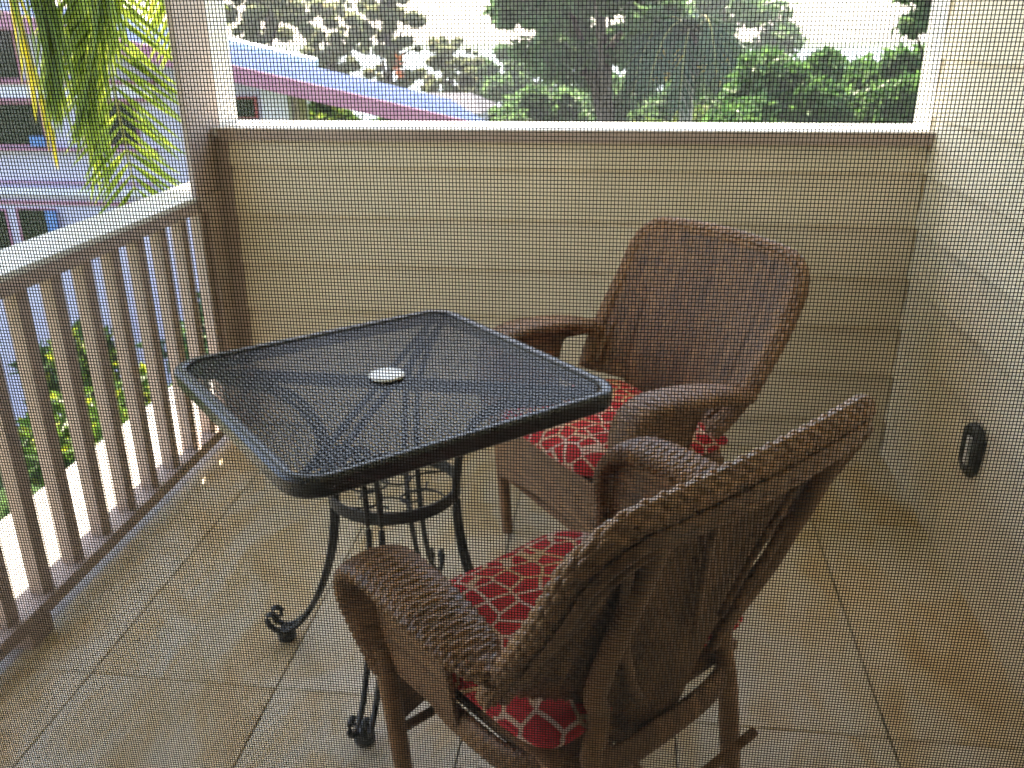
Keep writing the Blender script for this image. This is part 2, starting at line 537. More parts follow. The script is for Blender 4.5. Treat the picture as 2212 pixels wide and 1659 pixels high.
rm.box(-2.299, -1.506, -3.199, YN - 0.141, -0.22, -0.0)
rm.box(XR + 0.0, XR + 0.16, -3.199, -0.001, -0.22, 2.6)
tag(rm.build("room_shell", M["room"]), kind="structure")

# ------------------------------------------------------------------ railing
rl = empty("railing", (-1.53, 2.0, 0.0))
tag(rl, "taupe balcony railing with square balusters and a wide pale top rail", "railing")


def rp(mb_, name, mat):
    o = mb_.build(name, mat, rl)
    o.location = (1.53, -2.0, 0.0)
    return o


Y0, Y1 = YN, YW - 0.002
rp(MB().box(-1.655, -1.4785, Y0, 2.977, 0.932, 0.951, 0.004).box(-1.655, -1.503, 2.9772, YW + 0.14, 0.932, 0.951, 0.004), "top_rail", M["rail_top"])
rp(MB().box(-1.490, -1.4785, Y0, 2.977, 0.894, 0.9315, 0.002).box(-1.4788, -1.468, 2.9772, YW - 0.024, 0.894, 0.9495, 0.002), "fascia_board", M["trim"])
rp(MB().box(-1.585, -1.5015, Y0, Y1 - 0.002, 0.900, 0.9315), "sub_rail", M["trim"])
rp(MB().box(-1.568, -1.480, Y0, Y1, 0.052, 0.092, 0.003), "bottom_rail", M["trim"])
bal = MB().box(-0.020, 0.020, -0.0225, 0.0225, 0.0925, 0.8995, 0.002).build("baluster", M["trim"], rl)
k, yb = 0, 3.07 - 0.022
first = True
while yb > Y0 + 0.05:
    b = bal if first else bal.copy()
    if not first:
        COL.objects.link(b)
        b.parent = rl
    first = False
    b.location = (-1.522 + 1.53, yb - 2.0, 0)
    yb -= 0.1475
for yy in (1.78, 0.55):
    rp(MB().box(-1.56, -1.478, yy - 0.045, yy + 0.045, 0.0, 0.0515, 0.002), "support_block", M["trim"])

# ------------------------------------------------------------------ step light on the right wall
lt = empty("step_light", (XR - 0.017, 2.378, 0.395))
tag(lt, "dark bronze step light set low in the cream wall at right", "wall light")
pl = MB()
prof = [(-0.060, -0.045), (-0.060, 0.050), (-0.030, 0.074), (0.030, 0.074), (0.060, 0.045), (0.060, -0.050), (0.030, -0.074), (-0.030, -0.074)]
pl.v = [(0.006, y, z) for y, z in prof] + [(-0.014, y * 0.93, z * 0.94) for y, z in prof] + [(-0.016, y * 0.60, z * 0.70) for y, z in prof] + [(-0.006, y * 0.45, z * 0.62) for y, z in prof]
for r_ in range(3):
    for i in range(8):
        j = (i + 1) % 8
        pl.f.append((r_ * 8 + i, r_ * 8 + j, r_ * 8 + 8 + j, r_ * 8 + 8 + i))
pl.f.append(tuple(24 + i for i in range(8)))
pl.build("face_plate", M["dark_bronze"], lt)
MB().box(-0.0185, -0.008, -0.013, 0.013, -0.040, 0.040, 0.002).build("lens", M["lens"], lt)

# ------------------------------------------------------------------ insect screen the picture is taken through
sd = empty("screen_door", (-0.075, YN - 0.02, 0.0))
tag(sd, "fine charcoal insect mesh of a sliding screen door across the whole view", "screen")
YS = 0.362 - YN + 0.02
fr = MB()
fr.box(-0.545, -0.485, YS - 0.014, YS + 0.014, 0.0, 2.095, 0.003)
fr.box(0.485, 0.545, YS - 0.014, YS + 0.014, 0.0, 2.095, 0.003)
fr.box(-0.4845, 0.4845, YS - 0.014, YS + 0.014, 2.035, 2.095, 0.003)
fr.box(-0.4845, 0.4845, YS - 0.014, YS + 0.014, 0.0, 0.08, 0.003)
fr.build("door_frame", M["alu"], sd)
ws = MB()
PH, PV, WR = 0.00143, 0.00153, 0.00020
sx = np.arange(-0.484, 0.4841, PH)
sz = np.arange(0.081, 2.035, PV)


def wob(a, seed, amp):
    r_ = np.random.default_rng(seed)
    out = np.zeros_like(a)
    for _ in range(5):
        out += r_.uniform(-1, 1) * np.sin(a * r_.uniform(4, 60) + r_.uniform(0, 6.28))
    return out * amp


zz = np.linspace(0.08, 2.036, 66)
xx = np.linspace(-0.4845, 0.4845, 34)
oct_ = [(math.cos(a), math.sin(a)) for a in (0.785, 2.356, 3.927, 5.498)]
drift_x = wob(sx, 5, 0.00016)
drift_z = wob(sz, 9, 0.00016)
for i, x in enumerate(sx):
    dx = drift_x[i] + wob(zz, 100 + i // 40, 0.00007) + wob(zz, 3000 + i, 0.00003)
    P = np.stack([np.stack([x + dx + WR * c, np.full_like(zz, YS + WR * s_ + 0.00010), zz], 1) for c, s_ in oct_], 1)
    ws.grid(P, closed_v=True)
for i, z in enumerate(sz):
    dz = drift_z[i] + wob(xx, 7000 + i // 40, 0.00009) + wob(xx, 20000 + i, 0.00003) - 0.0012 * np.sin((xx + 0.4845) / 0.969 * np.pi) * 0.6
    P = np.stack([np.stack([xx, np.full_like(xx, YS + WR * s_ - 0.00010), z + dz + WR * c], 1) for c, s_ in oct_], 1)
    ws.grid(P, closed_v=True)
o = ws.build("insect_mesh", M["screen"], sd, smooth=True)
o["kind"] = "stuff"

# ------------------------------------------------------------------ bistro table
TZ = 0.765
tb = empty("bistro_table", (-0.5206, 1.842, 0.0), rad(42.4))
tag(tb, "square black metal bistro table with a mesh top and four scrolled legs", "table")
HS = 0.366
RC = 0.060


def rsq(h, rc, n=9):
    pts = []
    for cx, cy, a0 in ((h - rc, h - rc, 0), (-h + rc, h - rc, 90), (-h + rc, -h + rc, 180), (h - rc, -h + rc, 270)):
        for a in np.linspace(a0, a0 + 90, n):
            pts.append((cx + rc * math.cos(rad(a)), cy + rc * math.sin(rad(a))))
    return np.array(pts)


sec = [(0.000, -0.036), (0.004, -0.040), (0.012, -0.040), (0.016, -0.036), (0.018, -0.006), (0.013, 0.000), (0.005, 0.0015), (-0.006, 0.000), (-0.009, -0.003), (-0.009, -0.008), (-0.002, -0.010)]
base = rsq(HS, RC)
nrm = rsq(HS + 0.01, RC + 0.01) - base
nrm /= np.linalg.norm(nrm, axis=1)[:, None]
P = np.array([[(b[0] + n_[0] * s[0], b[1] + n_[1] * s[0], TZ + s[1]) for s in sec] for b, n_ in zip(base, nrm)])
MB().grid(P, closed_u=True, closed_v=True).build("rim", M["black_metal"], tb, smooth=True, sharp=40)
gm = MB()
L = HS - 0.012
ks = np.arange(-L, L + 1e-6, 0.0115)


def lim(a):
    a = abs(a)
    return L if a < L - RC else L - RC + math.sqrt(max(RC * RC - (a - (L - RC)) ** 2, 0))


for kx in ks:
    e = lim(kx)
    gm.box(kx - 0.0013, kx + 0.0013, -e, e, TZ - 0.0062, TZ - 0.0044)
    gm.box(-e, e, kx - 0.0013, kx + 0.0013, TZ - 0.0058, TZ - 0.0040)
o = gm.build("mesh_top", M["black_metal"], tb)
o["kind"] = "stuff"
# braces under the top, corner to corner and edge to edge
br = MB()
for a in (45, 135):
    c, s = math.cos(rad(a)), math.sin(rad(a))
    for off in (-0.017, 0.017):
        br.tube([(-c * 0.47 - s * off, -s * 0.47 + c * off, TZ - 0.018), (c * 0.47 - s * off, s * 0.47 + c * off, TZ - 0.020)], 0.0085, 6)
br.build("cross_brace", M["black_metal"], tb, smooth=True)
pg = MB()
ths = np.linspace(0, 2 * np.pi, 28, endpoint=False)
pp = np.array([[(r_ * math.cos(a), r_ * math.sin(a), z) for a in ths] for r_, z in ((0.022, TZ - 0.03), (0.024, TZ - 0.004), (0.039, TZ - 0.003), (0.0415, TZ), (0.039, TZ + 0.0030), (0.028, TZ + 0.0015), (0.012, TZ + 0.0005), (0.001, TZ + 0.0005))])
pg.grid(pp, closed_v=True)
pg.build("umbrella_hole_plug", M["white_plastic"], tb, smooth=True)
# legs
prof = [(0.40, TZ - 0.028), (0.36, TZ - 0.040), (0.27, TZ - 0.055), (0.20, TZ - 0.105), (0.165, TZ - 0.18), (0.152, 0.48), (0.156, 0.38), (0.176, 0.27), (0.215, 0.16), (0.265, 0.075), (0.315, 0.034), (0.345, 0.040), (0.362, 0.060), (0.357, 0.082), (0.340, 0.086), (0.331, 0.074), (0.336, 0.062)]
for a in (45, 135, 225, 315):
    c, s = math.cos(rad(a)), math.sin(rad(a))
    pts = resample([(r_, 0, z) for r_, z in prof], 64)
    lg = MB()
    for off in (-0.0155, 0.0155):
        lg.tube([(c * q[0] - s * off, s * q[0] + c * off, q[2]) for q in pts], 0.0075, 8)
    o = lg.build("leg", M["black_metal"], tb, smooth=True)
    ft = MB()
    pf = np.array([[(c * 0.318 + r_ * math.cos(t_), s * 0.318 + r_ * math.sin(t_), z) for t_ in np.linspace(0, 2 * np.pi, 16, endpoint=False)] for r_, z in ((0.002, 0), (0.019, 0.0005), (0.024, 0.006), (0.024, 0.022), (0.019, 0.034), (0.010, 0.040), (0.001, 0.041))])
    ft.grid(pf, closed_v=True)
    ft.build("foot_pad", M["black_metal"], o, smooth=True)
rg = MB()
pr = np.array([[(r_ * math.cos(a), r_ * math.sin(a), z) for a in np.linspace(0, 2 * np.pi, 48, endpoint=False)] for r_, z in ((0.150, 0.466), (0.156, 0.466), (0.156, 0.496), (0.150, 0.496))])
rg.grid(pr, closed_u=True, closed_v=True)
rg.build("shelf_ring", M["black_metal"], tb, smooth=True, sharp=40)
wr = MB()
for a in range(0, 360, 60):
    q = resample([(0.150, 0, 0.475), (0.10, 0.035, 0.470), (0.05, 0.03, 0.468), (0.03, -0.02, 0.468), (0.06, -0.04, 0.470), (0.085, -0.01, 0.470)], 24)
    c, s = math.cos(rad(a)), math.sin(rad(a))
    wr.tube([(c * u[0] - s * u[1], s * u[0] + c * u[1], u[2]) for u in q], 0.0028, 6)
wr.build("scroll_wire", M["black_metal"], tb, smooth=True)
# ------------------------------------------------------------------ wicker armchairs
def ip(z, tab):
    xs, ys = zip(*tab)
    return np.interp(z, xs, ys)


def bw_(z): return ip(z, [(.30, .17), (.38, .215), (.45, .255), (.52, .305), (.62, .332), (.75, .338), (.93, .332)])
def bY(z): return ip(z, [(.30, .135), (.38, .115), (.45, .10), (.70, .035), (.93, -.035)])
def bk(z): return ip(z, [(.40, .15), (.50, .16), (.62, .105), (.75, .06), (.93, .025)])
def ztop(u):
    a = np.clip((np.abs(u) - .76) / .24, 0, 1)
    return .915 + .015 * (1 - u * u) - .075 * (1 - np.sqrt(1 - a * a * .999))
def zbot(u): return .300 + .06 * np.abs(u) + .135 * np.clip((np.abs(u) - .60) / .06, 0, 1) ** 1.5
def back_pt(u, z):
    u, z = np.asarray(u, float), np.asarray(z, float)
    return np.stack([u * bw_(z), bY(z) + bk(z) * u * u, z], -1)


def weave_h(U, V, amp):
    """basket-weave relief; U counts warps, V counts weft rows"""
    fv = V - np.floor(V)
    row = np.floor(V)
    prof = np.sqrt(np.clip(1 - (2 * fv - 1) ** 2, 0, 1))
    return amp * (prof * (0.55 + 0.45 * np.cos(np.pi * (U + row))))


def normals(P):
    du = np.gradient(P, axis=0)
    dv = np.gradient(P, axis=1)
    n_ = np.cross(du, dv)
    return n_ / (np.linalg.norm(n_, axis=2)[..., None] + 1e-12)


def sheet(fn, nu, nv, su=4, sv=4, amp=.0022, t=.006, swap=False):
    """two-sided woven panel; fn(u[0..1], v[0..1]) -> point, nu warps, nv weft rows"""
    u = np.linspace(0, 1, nu * su + 1)
    v = np.linspace(0, 1, nv * sv + 1)
    U, V = np.meshgrid(u, v, indexing='ij')
    P = fn(U, V)
    n_ = normals(P)
    H = weave_h(U * nu, np.minimum(V * nv, nv - 1e-6), amp) if not swap else weave_h(V * nv, np.minimum(U * nu, nu - 1e-6), amp)
    mb_ = MB()
    A = P + n_ * (t / 2 + H)[..., None]
    B = P - n_ * (t / 2 + H)[..., None]
    rows_ = V * nv if not swap else U * nu
    cols_ = U * nu if not swap else V * nv
    rt_ = np.random.default_rng(nu * 131 + nv)
    tr_ = rt_.normal(.5, .13, max(nu, nv) + 2)
    tn_ = tr_[np.floor(rows_).astype(int)] + .10 * np.sin(cols_ * .35 + tr_[np.floor(rows_).astype(int)] * 60)
    tn_ = tn_ - .35 * (1 - np.clip(H / amp, 0, 1))  # low relief darkened: shade painted into the gaps between strands
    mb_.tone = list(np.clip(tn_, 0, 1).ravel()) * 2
    mb_.grid(A)
    mb_.grid(B, flip=True)
    for sl_ in (np.s_[0, :], np.s_[-1, :], np.s_[:, 0], np.s_[:, -1]):
        mb_.grid(np.stack([A[sl_], B[sl_]], 1))
    return mb_


def wtube(path, a, b, ref, nstr, pitch, amp=.0022, n_per=4, expo=2.0, lengthwise=False):
    """woven tube along path; half sizes a (side) and b (along ref)"""
    Ln = np.sum(np.linalg.norm(np.diff(path, axis=0), axis=1))
    rows = max(4, int(Ln / pitch))
    pth = resample(path, rows * 4 + 1)
    s = np.linspace(0, 1, len(pth))
    s0 = np.linspace(0, 1, len(np.atleast_1d(a))) if np.ndim(a) else None
    A_ = np.interp(s, s0, a) if np.ndim(a) else np.full(len(pth), a)
    B_ = np.interp(s, np.linspace(0, 1, len(np.atleast_1d(b))), b) if np.ndim(b) else np.full(len(pth), b)
    T, X, Y = frames(pth, ref)
    n = nstr * n_per
    th = np.linspace(0, 2 * np.pi, n, endpoint=False)
    c, s_ = np.cos(th), np.sin(th)
    cc = np.sign(c) * np.abs(c) ** (2 / expo)
    ss = np.sign(s_) * np.abs(s_) ** (2 / expo)
    P = pth[:, None] + A_[:, None, None] * cc[None, :, None] * X[:, None] + B_[:, None, None] * ss[None, :, None] * Y[:, None]
    C = pth[:, None]
    D = P - C
    D /= np.linalg.norm(D, axis=2)[..., None] + 1e-9
    SS, TT = np.meshgrid(s * rows, th / (2 * np.pi) * nstr, indexing='ij')
    if lengthwise:
        H = weave_h(SS * 0.5, TT, amp)
    else:
        H = weave_h(TT, np.minimum(SS, rows - 1e-6), amp)
    P = P + D * H[..., None]
    mb_ = MB()
    rt_ = np.random.default_rng(nstr * 17 + rows)
    tr_ = rt_.normal(.5, .13, max(rows, nstr) + 2)
    ix_ = np.floor(np.minimum(SS, rows - 1e-6)).astype(int) if not lengthwise else np.floor(TT).astype(int)
    mb_.tone = list(np.clip(tr_[ix_] - .35 * (1 - np.clip(H / amp, 0, 1)), 0, 1).ravel())  # random row tone, plus painted shade where the weave dips
    mb_.grid(P, closed_v=True)
    nn = P.shape[1]
    mb_.f.append(tuple(range(nn))[::-1])
    e = (P.shape[0] - 1) * nn
    mb_.f.append(tuple(e + j for j in range(nn)))
    return mb_


def make_chair():
    ch = empty("wicker_armchair")
    # back panel
    def fb(U, V):
        u = -0.985 + 1.97 * U
        z0, z1 = zbot(u), ztop(u) - .004
        return back_pt(u, z0 + (z1 - z0) * V) + np.array([0, .012, 0])
    sheet(fb, 84, 46, su=4, sv=3, amp=.0042, swap=True).build("back_panel", M["wicker"], ch, smooth=True)
    # rim round the back
    zz_ = np.linspace(.50, float(ztop(np.array(1.0))), 10)
    uu = np.sin(np.linspace(-np.pi / 2, np.pi / 2, 34))
    path = np.vstack([back_pt(np.full(10, -1.0), zz_), back_pt(uu[1:-1], ztop(uu[1:-1])), back_pt(np.full(10, 1.0), zz_[::-1])])
    path = resample(path, 120)
    nrm_ = np.array([0.0, -1.0, -0.22])
    big_path = resample(path, 420)
    T_, X_, Y_ = frames(big_path, nrm_)
    rim = MB()
    core = sweep(big_path[::6], .017, 12, .62, nrm_)
    rim.grid(core, closed_v=True)
    rim.tone = [0.05] * len(rim.v)  # core coloured dark as painted shade between the rope strands
    sl_ = np.linspace(0, np.sum(np.linalg.norm(np.diff(big_path, axis=0), axis=1)), len(big_path))
    for k_ in range(11):
        th_ = 2 * np.pi * (k_ + .5) / 11
        off = .0205 * math.cos(th_) * X_ + .0135 * math.sin(th_) * Y_
        wv_ = .0016 * np.sin(sl_ * 2 * np.pi / .030 + k_ * math.pi)
        pt_ = big_path + off * (1 + wv_[:, None] / .015)
        rr_ = .0066 * (1 + .16 * np.sin(sl_ * 2 * np.pi / .015 + k_ * 1.7))
        nb = len(rim.v)
        rim.grid(sweep(pt_, rr_, 8, 1.0, nrm_), closed_v=True)
        rim.tone += list(np.repeat(np.clip(.55 + .15 * math.sin(k_ * 2.4) + .12 * np.sin(sl_ * 2 * np.pi / .030 + k_), 0, 1), 8))
    rim.build("back_rim", M["wicker"], ch, smooth=True)
    # welt along the rear of the rim
    w_ = path + np.array([0, -.020, -.012])
    cen = np.array([0, 0, .68])
    w_ = w_ + (cen - w_) * 0.035 * np.array([1, 0, 1])
    wtube(w_, .009, .009, nrm_, 5, .008, amp=.0022, lengthwise=True).build("back_welt", M["wicker"], ch, smooth=True)
    w2 = path + np.array([0, -.019, -.002])
    w2 = w2 + (cen - w2) * 0.135 * np.array([1, 0, 1])
    wtube(w2, .008, .008, nrm_, 5, .008, amp=.0022, lengthwise=True).build("back_welt", M["wicker"], ch, smooth=True)
    # dark-set ribs on the rear
    for sgn in (-1, 1):
        for (u0, z0, u1, z1, r0, r1) in ((.36, .47, .78, .865, .010, .008), (.10, .60, .34, .885, .006, .006)):
            zs = np.linspace(z0, z1, 14)
            us = np.linspace(u0, u1, 14) * sgn
            q = back_pt(us, zs) + np.array([0, -.011, 0])
            wtube(q, r0, r1, (0, -1, 0.2), 6, .009, amp=.0012).build("back_rib", M["wicker"], ch, smooth=True)
    for s in (-1, 1):
        # rear leg runs on up the back as a wrapped pole
        zs = np.linspace(.895, .46, 12)
        us = np.linspace(.66, .62, 12) * s
        q = back_pt(us, zs) + np.stack([np.zeros(12), np.linspace(-.014, -.026, 12), np.zeros(12)], 1)
        e = q[-1]
        q = np.vstack([q, [(s * (abs(e[0]) + .03), e[1] - .004, .33), (s * (abs(e[0]) + .065), e[1] + .0, .16), (s * (abs(e[0]) + .10), e[1] + .005, 0.0)]])
        q = resample(q, 40)
        MB().tube(q, np.linspace(.017, .021, 40), 12, ref=(0, 1, 0)).build("rear_leg", M["pole"], ch, smooth=True)
        # arm
        ap = [(s * .322, .185, .592), (s * .338, .22, .615), (s * .342, .30, .634), (s * .337, .42, .645), (s * .333, .50, .640), (s * .328, .552, .606), (s * .320, .575, .545), (s * .308, .573, .46), (s * .295, .560, .36)]
        arm = wtube(np.array(ap, float), [.040, .052, .057, .058, .058, .056, .050, .040, .026], [.016, .018, .020, .020, .020, .018, .016, .016, .018], (0, -.25, 1) if False else np.array([0, 0.3, 1.0]), 16, .0095, amp=.0048, expo=2.5)
        arm.build("arm", M["wicker"], ch, smooth=True)
        # front leg
        MB().tube(resample([(s * .300, .563, .42), (s * .288, .556, .25), (s * .270, .548, 0.0)], 16), np.linspace(.022, .017, 16), 12, ref=(0, 1, 0)).build("front_leg", M["pole"], ch, smooth=True)

        # woven side under the arm, arched at the rear
        def fs(U, V, s=s):
            y = .185 + (.548 - .185) * U
            a_ = np.clip((.345 - y) / .045, 0, 1)
            zb = .36 + .232 * np.sqrt(a_ * (2 - a_))
            zt = .618 + .014 * np.sin(U * np.pi)
            z = zb + (zt - zb) * V
            x = s * (.286 + .042 * ((z - .36) / .26) ** 1.0)
            return np.stack([x, y, z], -1)
        sheet(fs, 24, 34, amp=.002, swap=False).build("side_panel", M["wicker"], ch, smooth=True)
        MB().tube(resample([(s * .325, .19, .58), (s * .328, .22, .60), (s * .330, .28, .605)], 10), .010, 8, ref=(1, 0, 0)).build("side_hoop", M["pole"], ch, smooth=True)
    # seat ring
    th = np.linspace(0, 2 * np.pi, 65)
    ex = 2 / 3.2
    ring = np.stack([.272 * np.sign(np.cos(th)) * np.abs(np.cos(th)) ** ex, .335 + .222 * np.sign(np.sin(th)) * np.abs(np.sin(th)) ** ex, np.full_like(th, .352)], 1)
    wtube(ring, .014, .030, (0, 0, 1), 14, .009, amp=.002).build("seat_ring", M["wicker"], ch, smooth=True)
    sp = MB().box(-.25, .25, .15, .545, .362, .384, .003)
    sp.build("seat_deck", M["pole"], ch)

    # front apron
    def fa(U, V):
        x = -.288 + .576 * U
        z = .405 - V * (.205 - .05 * np.sin(U * np.pi))
        y = .570 - .0 * U
        return np.stack([x, y + .012 * np.sin(U * np.pi), z], -1)
    sheet(fa, 46, 26, amp=.002).build("front_apron", M["wicker"], ch, smooth=True)
    st = MB()
    st.tube([(-.245, .09, .20), (.245, .09, .20)], .010, 8)
    st.tube([(0, .09, .20), (0, .55, .20)], .010, 8)
    st.tube([(-.283, .553, .205), (.283, .553, .205)], .010, 8)
    st.build("stretcher", M["pole"], ch, smooth=True)
    return ch


def make_cushion():
    hx, hy, hz = .275, .238, .052
    nu, nv = 72, 36
    th = np.linspace(0, 2 * np.pi, nu, endpoint=False)
    ph = np.linspace(-np.pi / 2, np.pi / 2, nv)
    def pw(x, e): return np.sign(x) * np.abs(x) ** e
    e1, e2 = .30, .52
    T_, F_ = np.meshgrid(th, ph, indexing='ij')
    x = hx * pw(np.cos(T_), e1) * pw(np.cos(F_), e2)
    y = hy * pw(np.sin(T_), e1) * pw(np.cos(F_), e2)
    z = hz * pw(np.sin(F_), .75)
    crown = 1 - .35 * (np.abs(x / hx) ** 4 + np.abs(y / hy) ** 4)
    z = z * np.where(z > 0, crown, crown * .9 + .1)
    z += .003 * np.sin(x * 21 + 1) * np.cos(y * 17) * (z > 0)
    mb_ = MB()
    mb_.grid(np.stack([x, y, z], -1), closed_u=True)
    c = mb_.build("seat_cushion", M["cushion"], None, smooth=True)
    def bow(p):
        f_ = np.clip(-p[1] / hy, 0, 1)
        return (p[0] * (1 - .13 * np.clip(p[1] / hy, 0, 1)), p[1] - .012 * f_ * (p[0] / hx) ** 2 + .022 * f_ * (1 - (p[0] / hx) ** 2), p[2])
    for v in c.data.vertices:
        v.co = bow(v.co)
    pc = np.stack([(hx + .002) * pw(np.cos(th), e1), (hy + .002) * pw(np.sin(th), e1), np.zeros(nu)], 1)
    pm = MB()
    T, A, B = frames(np.vstack([pc, pc[:1]]), (0, 0, 1))
    pt = sweep(np.vstack([pc, pc[:1]]), .0045, 8)
    pm.grid(pt, closed_v=True)
    pm.v = [bow(v) for v in pm.v]
    pm.build("piping", M["cushion"], c, smooth=True)
    return c


def place(o, origin, lat_ang, off=(0, 0, 0)):
    """chair frame: local +X points along compass lat_ang (from +y towards +x)"""
    rz = math.pi / 2 - lat_ang
    o.rotation_euler = (0, 0, rz)
    R_ = Matrix.Rotation(rz, 3, 'Z')
    o.location = Vector(origin) + R_ @ Vector(off)


chB = make_chair()
cuB = make_cushion()
chA = copy_tree(chB)
cuA = copy_tree(cuB)
B_AT, B_ANG = (0.196, 1.192, 0.0), rad(42.0)
A_AT, A_ANG = (0.268, 2.575, 0.0), rad(-37.5)
place(chB, B_AT, B_ANG)
place(cuB, B_AT, B_ANG, (0, .372, .436))
place(chA, A_AT, A_ANG)
place(cuA, A_AT, A_ANG, (0, .372, .436))
tag(chB, "brown wicker armchair in front, seen from behind with its ribbed back", "armchair", "wicker armchairs at the table")
tag(chA, "brown wicker armchair by the far wall, seen from the front", "armchair", "wicker armchairs at the table")
tag(cuB, "red spotted seat cushion on the near armchair seen from behind", "cushion", "red seat cushions")
tag(cuA, "red spotted seat cushion on the far armchair beside the low wall", "cushion", "red seat cushions")
# ------------------------------------------------------------------ neighbour house across the lawn
HY = 9.0
nh = empty("neighbour_house", (-3.0, HY, -3.2))
tag(nh, "lavender two storey house with mauve trim and a blue grey roof across the garden", "house")


def hp(mb_, name, mat, parent=None):
    o = mb_.build(name, mat, parent or nh)
    if parent is None:
        o.location = (3.0, -HY, 3.2)
    return o


def hrect(name, mat, p0, p1, y0, y1, parent=None, bev=0):
    """box whose front face shows from photo corner p0 to p1 at depth y0"""
    a, b = at(*p0, y0), at(*p1, y0)
    return hp(MB().box(min(a.x, b.x), max(a.x, b.x), y0, y1, min(a.z, b.z), max(a.z, b.z), bev), name, mat, parent)


xl = at(-420, 300, HY).x
xm = at(640, 200, HY).x
zt_ = at(500, 120, HY).z
def wall_top(px): return 145 + (px - 495) * .2257 + 7
wv = []
for yy in (HY, HY + .3):
    for px_ in (-420, 640):
        tpt = at(px_, wall_top(px_), HY)
        wv += [(tpt.x, yy, -3.2), (tpt.x, yy, tpt.z)]
wm = MB()
wm.v = wv
wm.f = [(0, 2, 3, 1), (4, 5, 7, 6), (1, 3, 7, 5), (0, 1, 5, 4), (2, 6, 7, 3)]
hp(wm, "wall", M["lavender"])
for (p0, p1, mt, nm, d) in (
        ((-420, 174), (330, 182), "pink", "band", 0.10), ((-420, 182), (330, 212), "lav_light", "band", 0.06), ((-420, 212), (330, 219), "pink", "band", 0.09),
        ((-420, 317), (330, 328), "pink", "band", 0.12), ((-420, 388), (330, 397), "pink", "band", 0.05), ((-420, 398), (330, 425), "lav_light", "band", 0.10), ((-420, 426), (330, 446), "pink", "band", 0.03)):
    hrect(nm, M[mt], p0, p1, HY - d, HY - 0.001)
for (p0, p1) in (((-160, 221), (-40, 316)), ((-25, 221), (98, 316)), ((-160, 62), (-60, 172)), ((-48, 62), (42, 172)), ((-120, 449), (30, 560)), ((36, 449), (134, 560)), ((170, 221), (300, 316))):
    w_ = hrect("window", M["pink"], (p0[0] - 5, p0[1]), (p1[0] + 5, p1[1]), HY - 0.02, HY - 0.0005)
    a, b = at(*p0, HY - 0.03), at(*p1, HY - 0.03)
    MB().box(a.x, b.x, HY - 0.03, HY - 0.021, b.z + 0.02, a.z - 0.02).build("pane", M["glass"], w_)
hrect("blue_towel", M["blue_cloth"], (62, 294), (98, 316), HY - 0.10, HY - 0.07)
hrect("blue_towel", M["blue_cloth"], (96, 456), (130, 520), HY - 0.10, HY - 0.07)
# small window right of the post
w_ = hrect("window", M["red_trim"], (504, 209), (558, 256), HY - 0.03, HY - 0.001)
a, b = at(508, 214, HY - 0.04), at(550, 253, HY - 0.04)
MB().box(a.x, b.x, HY - 0.04, HY - 0.031, b.z, a.z).build("pane", M["glass"], w_)
hrect("column", M["lav_light"], (560, 168), (640, 420), HY - 0.12, HY - 0.002)
hrect("column", M["trim"], (641, 192), (652, 420), HY - 0.02, HY + 0.2)
# single-slope roof of the right wing: near edge with mauve fascia, pale flashing at the top
e0, e1 = at(-420, -70, HY - 0.6), at(1075, 283, HY - 0.6)
r0, r1 = at(-420, -115, HY + 2.6), at(968, 214, HY + 2.6)
rfm = MB()
d_ = Vector((0, 0, 0.12))
rfm.v = [tuple(v) for v in (e0, e1, r1, r0, e0 - d_, e1 - d_, r1 - d_, r0 - d_)]
rfm.f = [(0, 1, 2, 3), (7, 6, 5, 4), (0, 4, 5, 1), (1, 5, 6, 2), (2, 6, 7, 3), (3, 7, 4, 0)]
roof = hp(rfm, "roof", M["roof_blue"])
ns = 9
sm = MB()
for i in range(1, ns):
    f_ = i / ns
    A, B = e0.lerp(r0, f_), e1.lerp(r1, f_)
    sm.tube([A + Vector((0, 0, .012)), B + Vector((0, 0, .012))], .016, 5)
o = hp(sm, "roof_seam", M["roof_blue"], roof)
fsm = MB()
h0 = Vector((0, -0.02, 0.03))
dn = Vector((0, 0, -0.15))
q0, q1 = e0 + Vector((0, -0.025, 0.03)), e1 + Vector((0, -0.025, 0.03))
t_ = Vector((0, 0.021, 0))
fsm.v = [tuple(v) for v in (q0, q1, q1 + dn, q0 + dn, q0 + t_, q1 + t_, q1 + t_ + dn, q0 + t_ + dn)]
fsm.f = [(0, 3, 2, 1), (4, 5, 6, 7), (0, 1, 5, 4), (1, 2, 6, 5), (2, 3, 7, 6), (3, 0, 4, 7)]
hp(fsm, "fascia", M["pink"])
A, B = r0.lerp(r1, 0.5), r0.lerp(r1, 0.80)
fl = MB()
fl.tube([A + Vector((0, 0, .05)), B + Vector((0, 0, .05))], .07, 8)
hp(fl, "ridge_flashing", M["roof_pale"])

# small dark-roofed house farther off
fh = empty("garden_pavilion", (at(985, 230, 20).x, 20, -3.2))
tag(fh, "distant low house with a dark shingle roof beyond the blue roof's lower end", "house")
cxh = at(985, 230, 20).x
zr = at(985, 203, 20).z
ze = at(985, 236, 20).z
fm = MB()
fm.v = [(-1.1, -.9, ze + 3.2), (0.7, -.9, ze + 3.2), (0.7, 1.5, ze + 3.2), (-1.1, 1.5, ze + 3.2), (-.7, .3, zr + 3.2), (.3, .3, zr + 3.2)]
fm.f = [(0, 1, 5, 4), (1, 2, 5), (2, 3, 4, 5), (3, 0, 4), (0, 3, 2, 1)]
fm.build("roof", M["slate"], fh)
MB().box(-.9, .5, -.7, 1.3, 0, ze + 3.199).build("wall", M["lav_light"], fh)

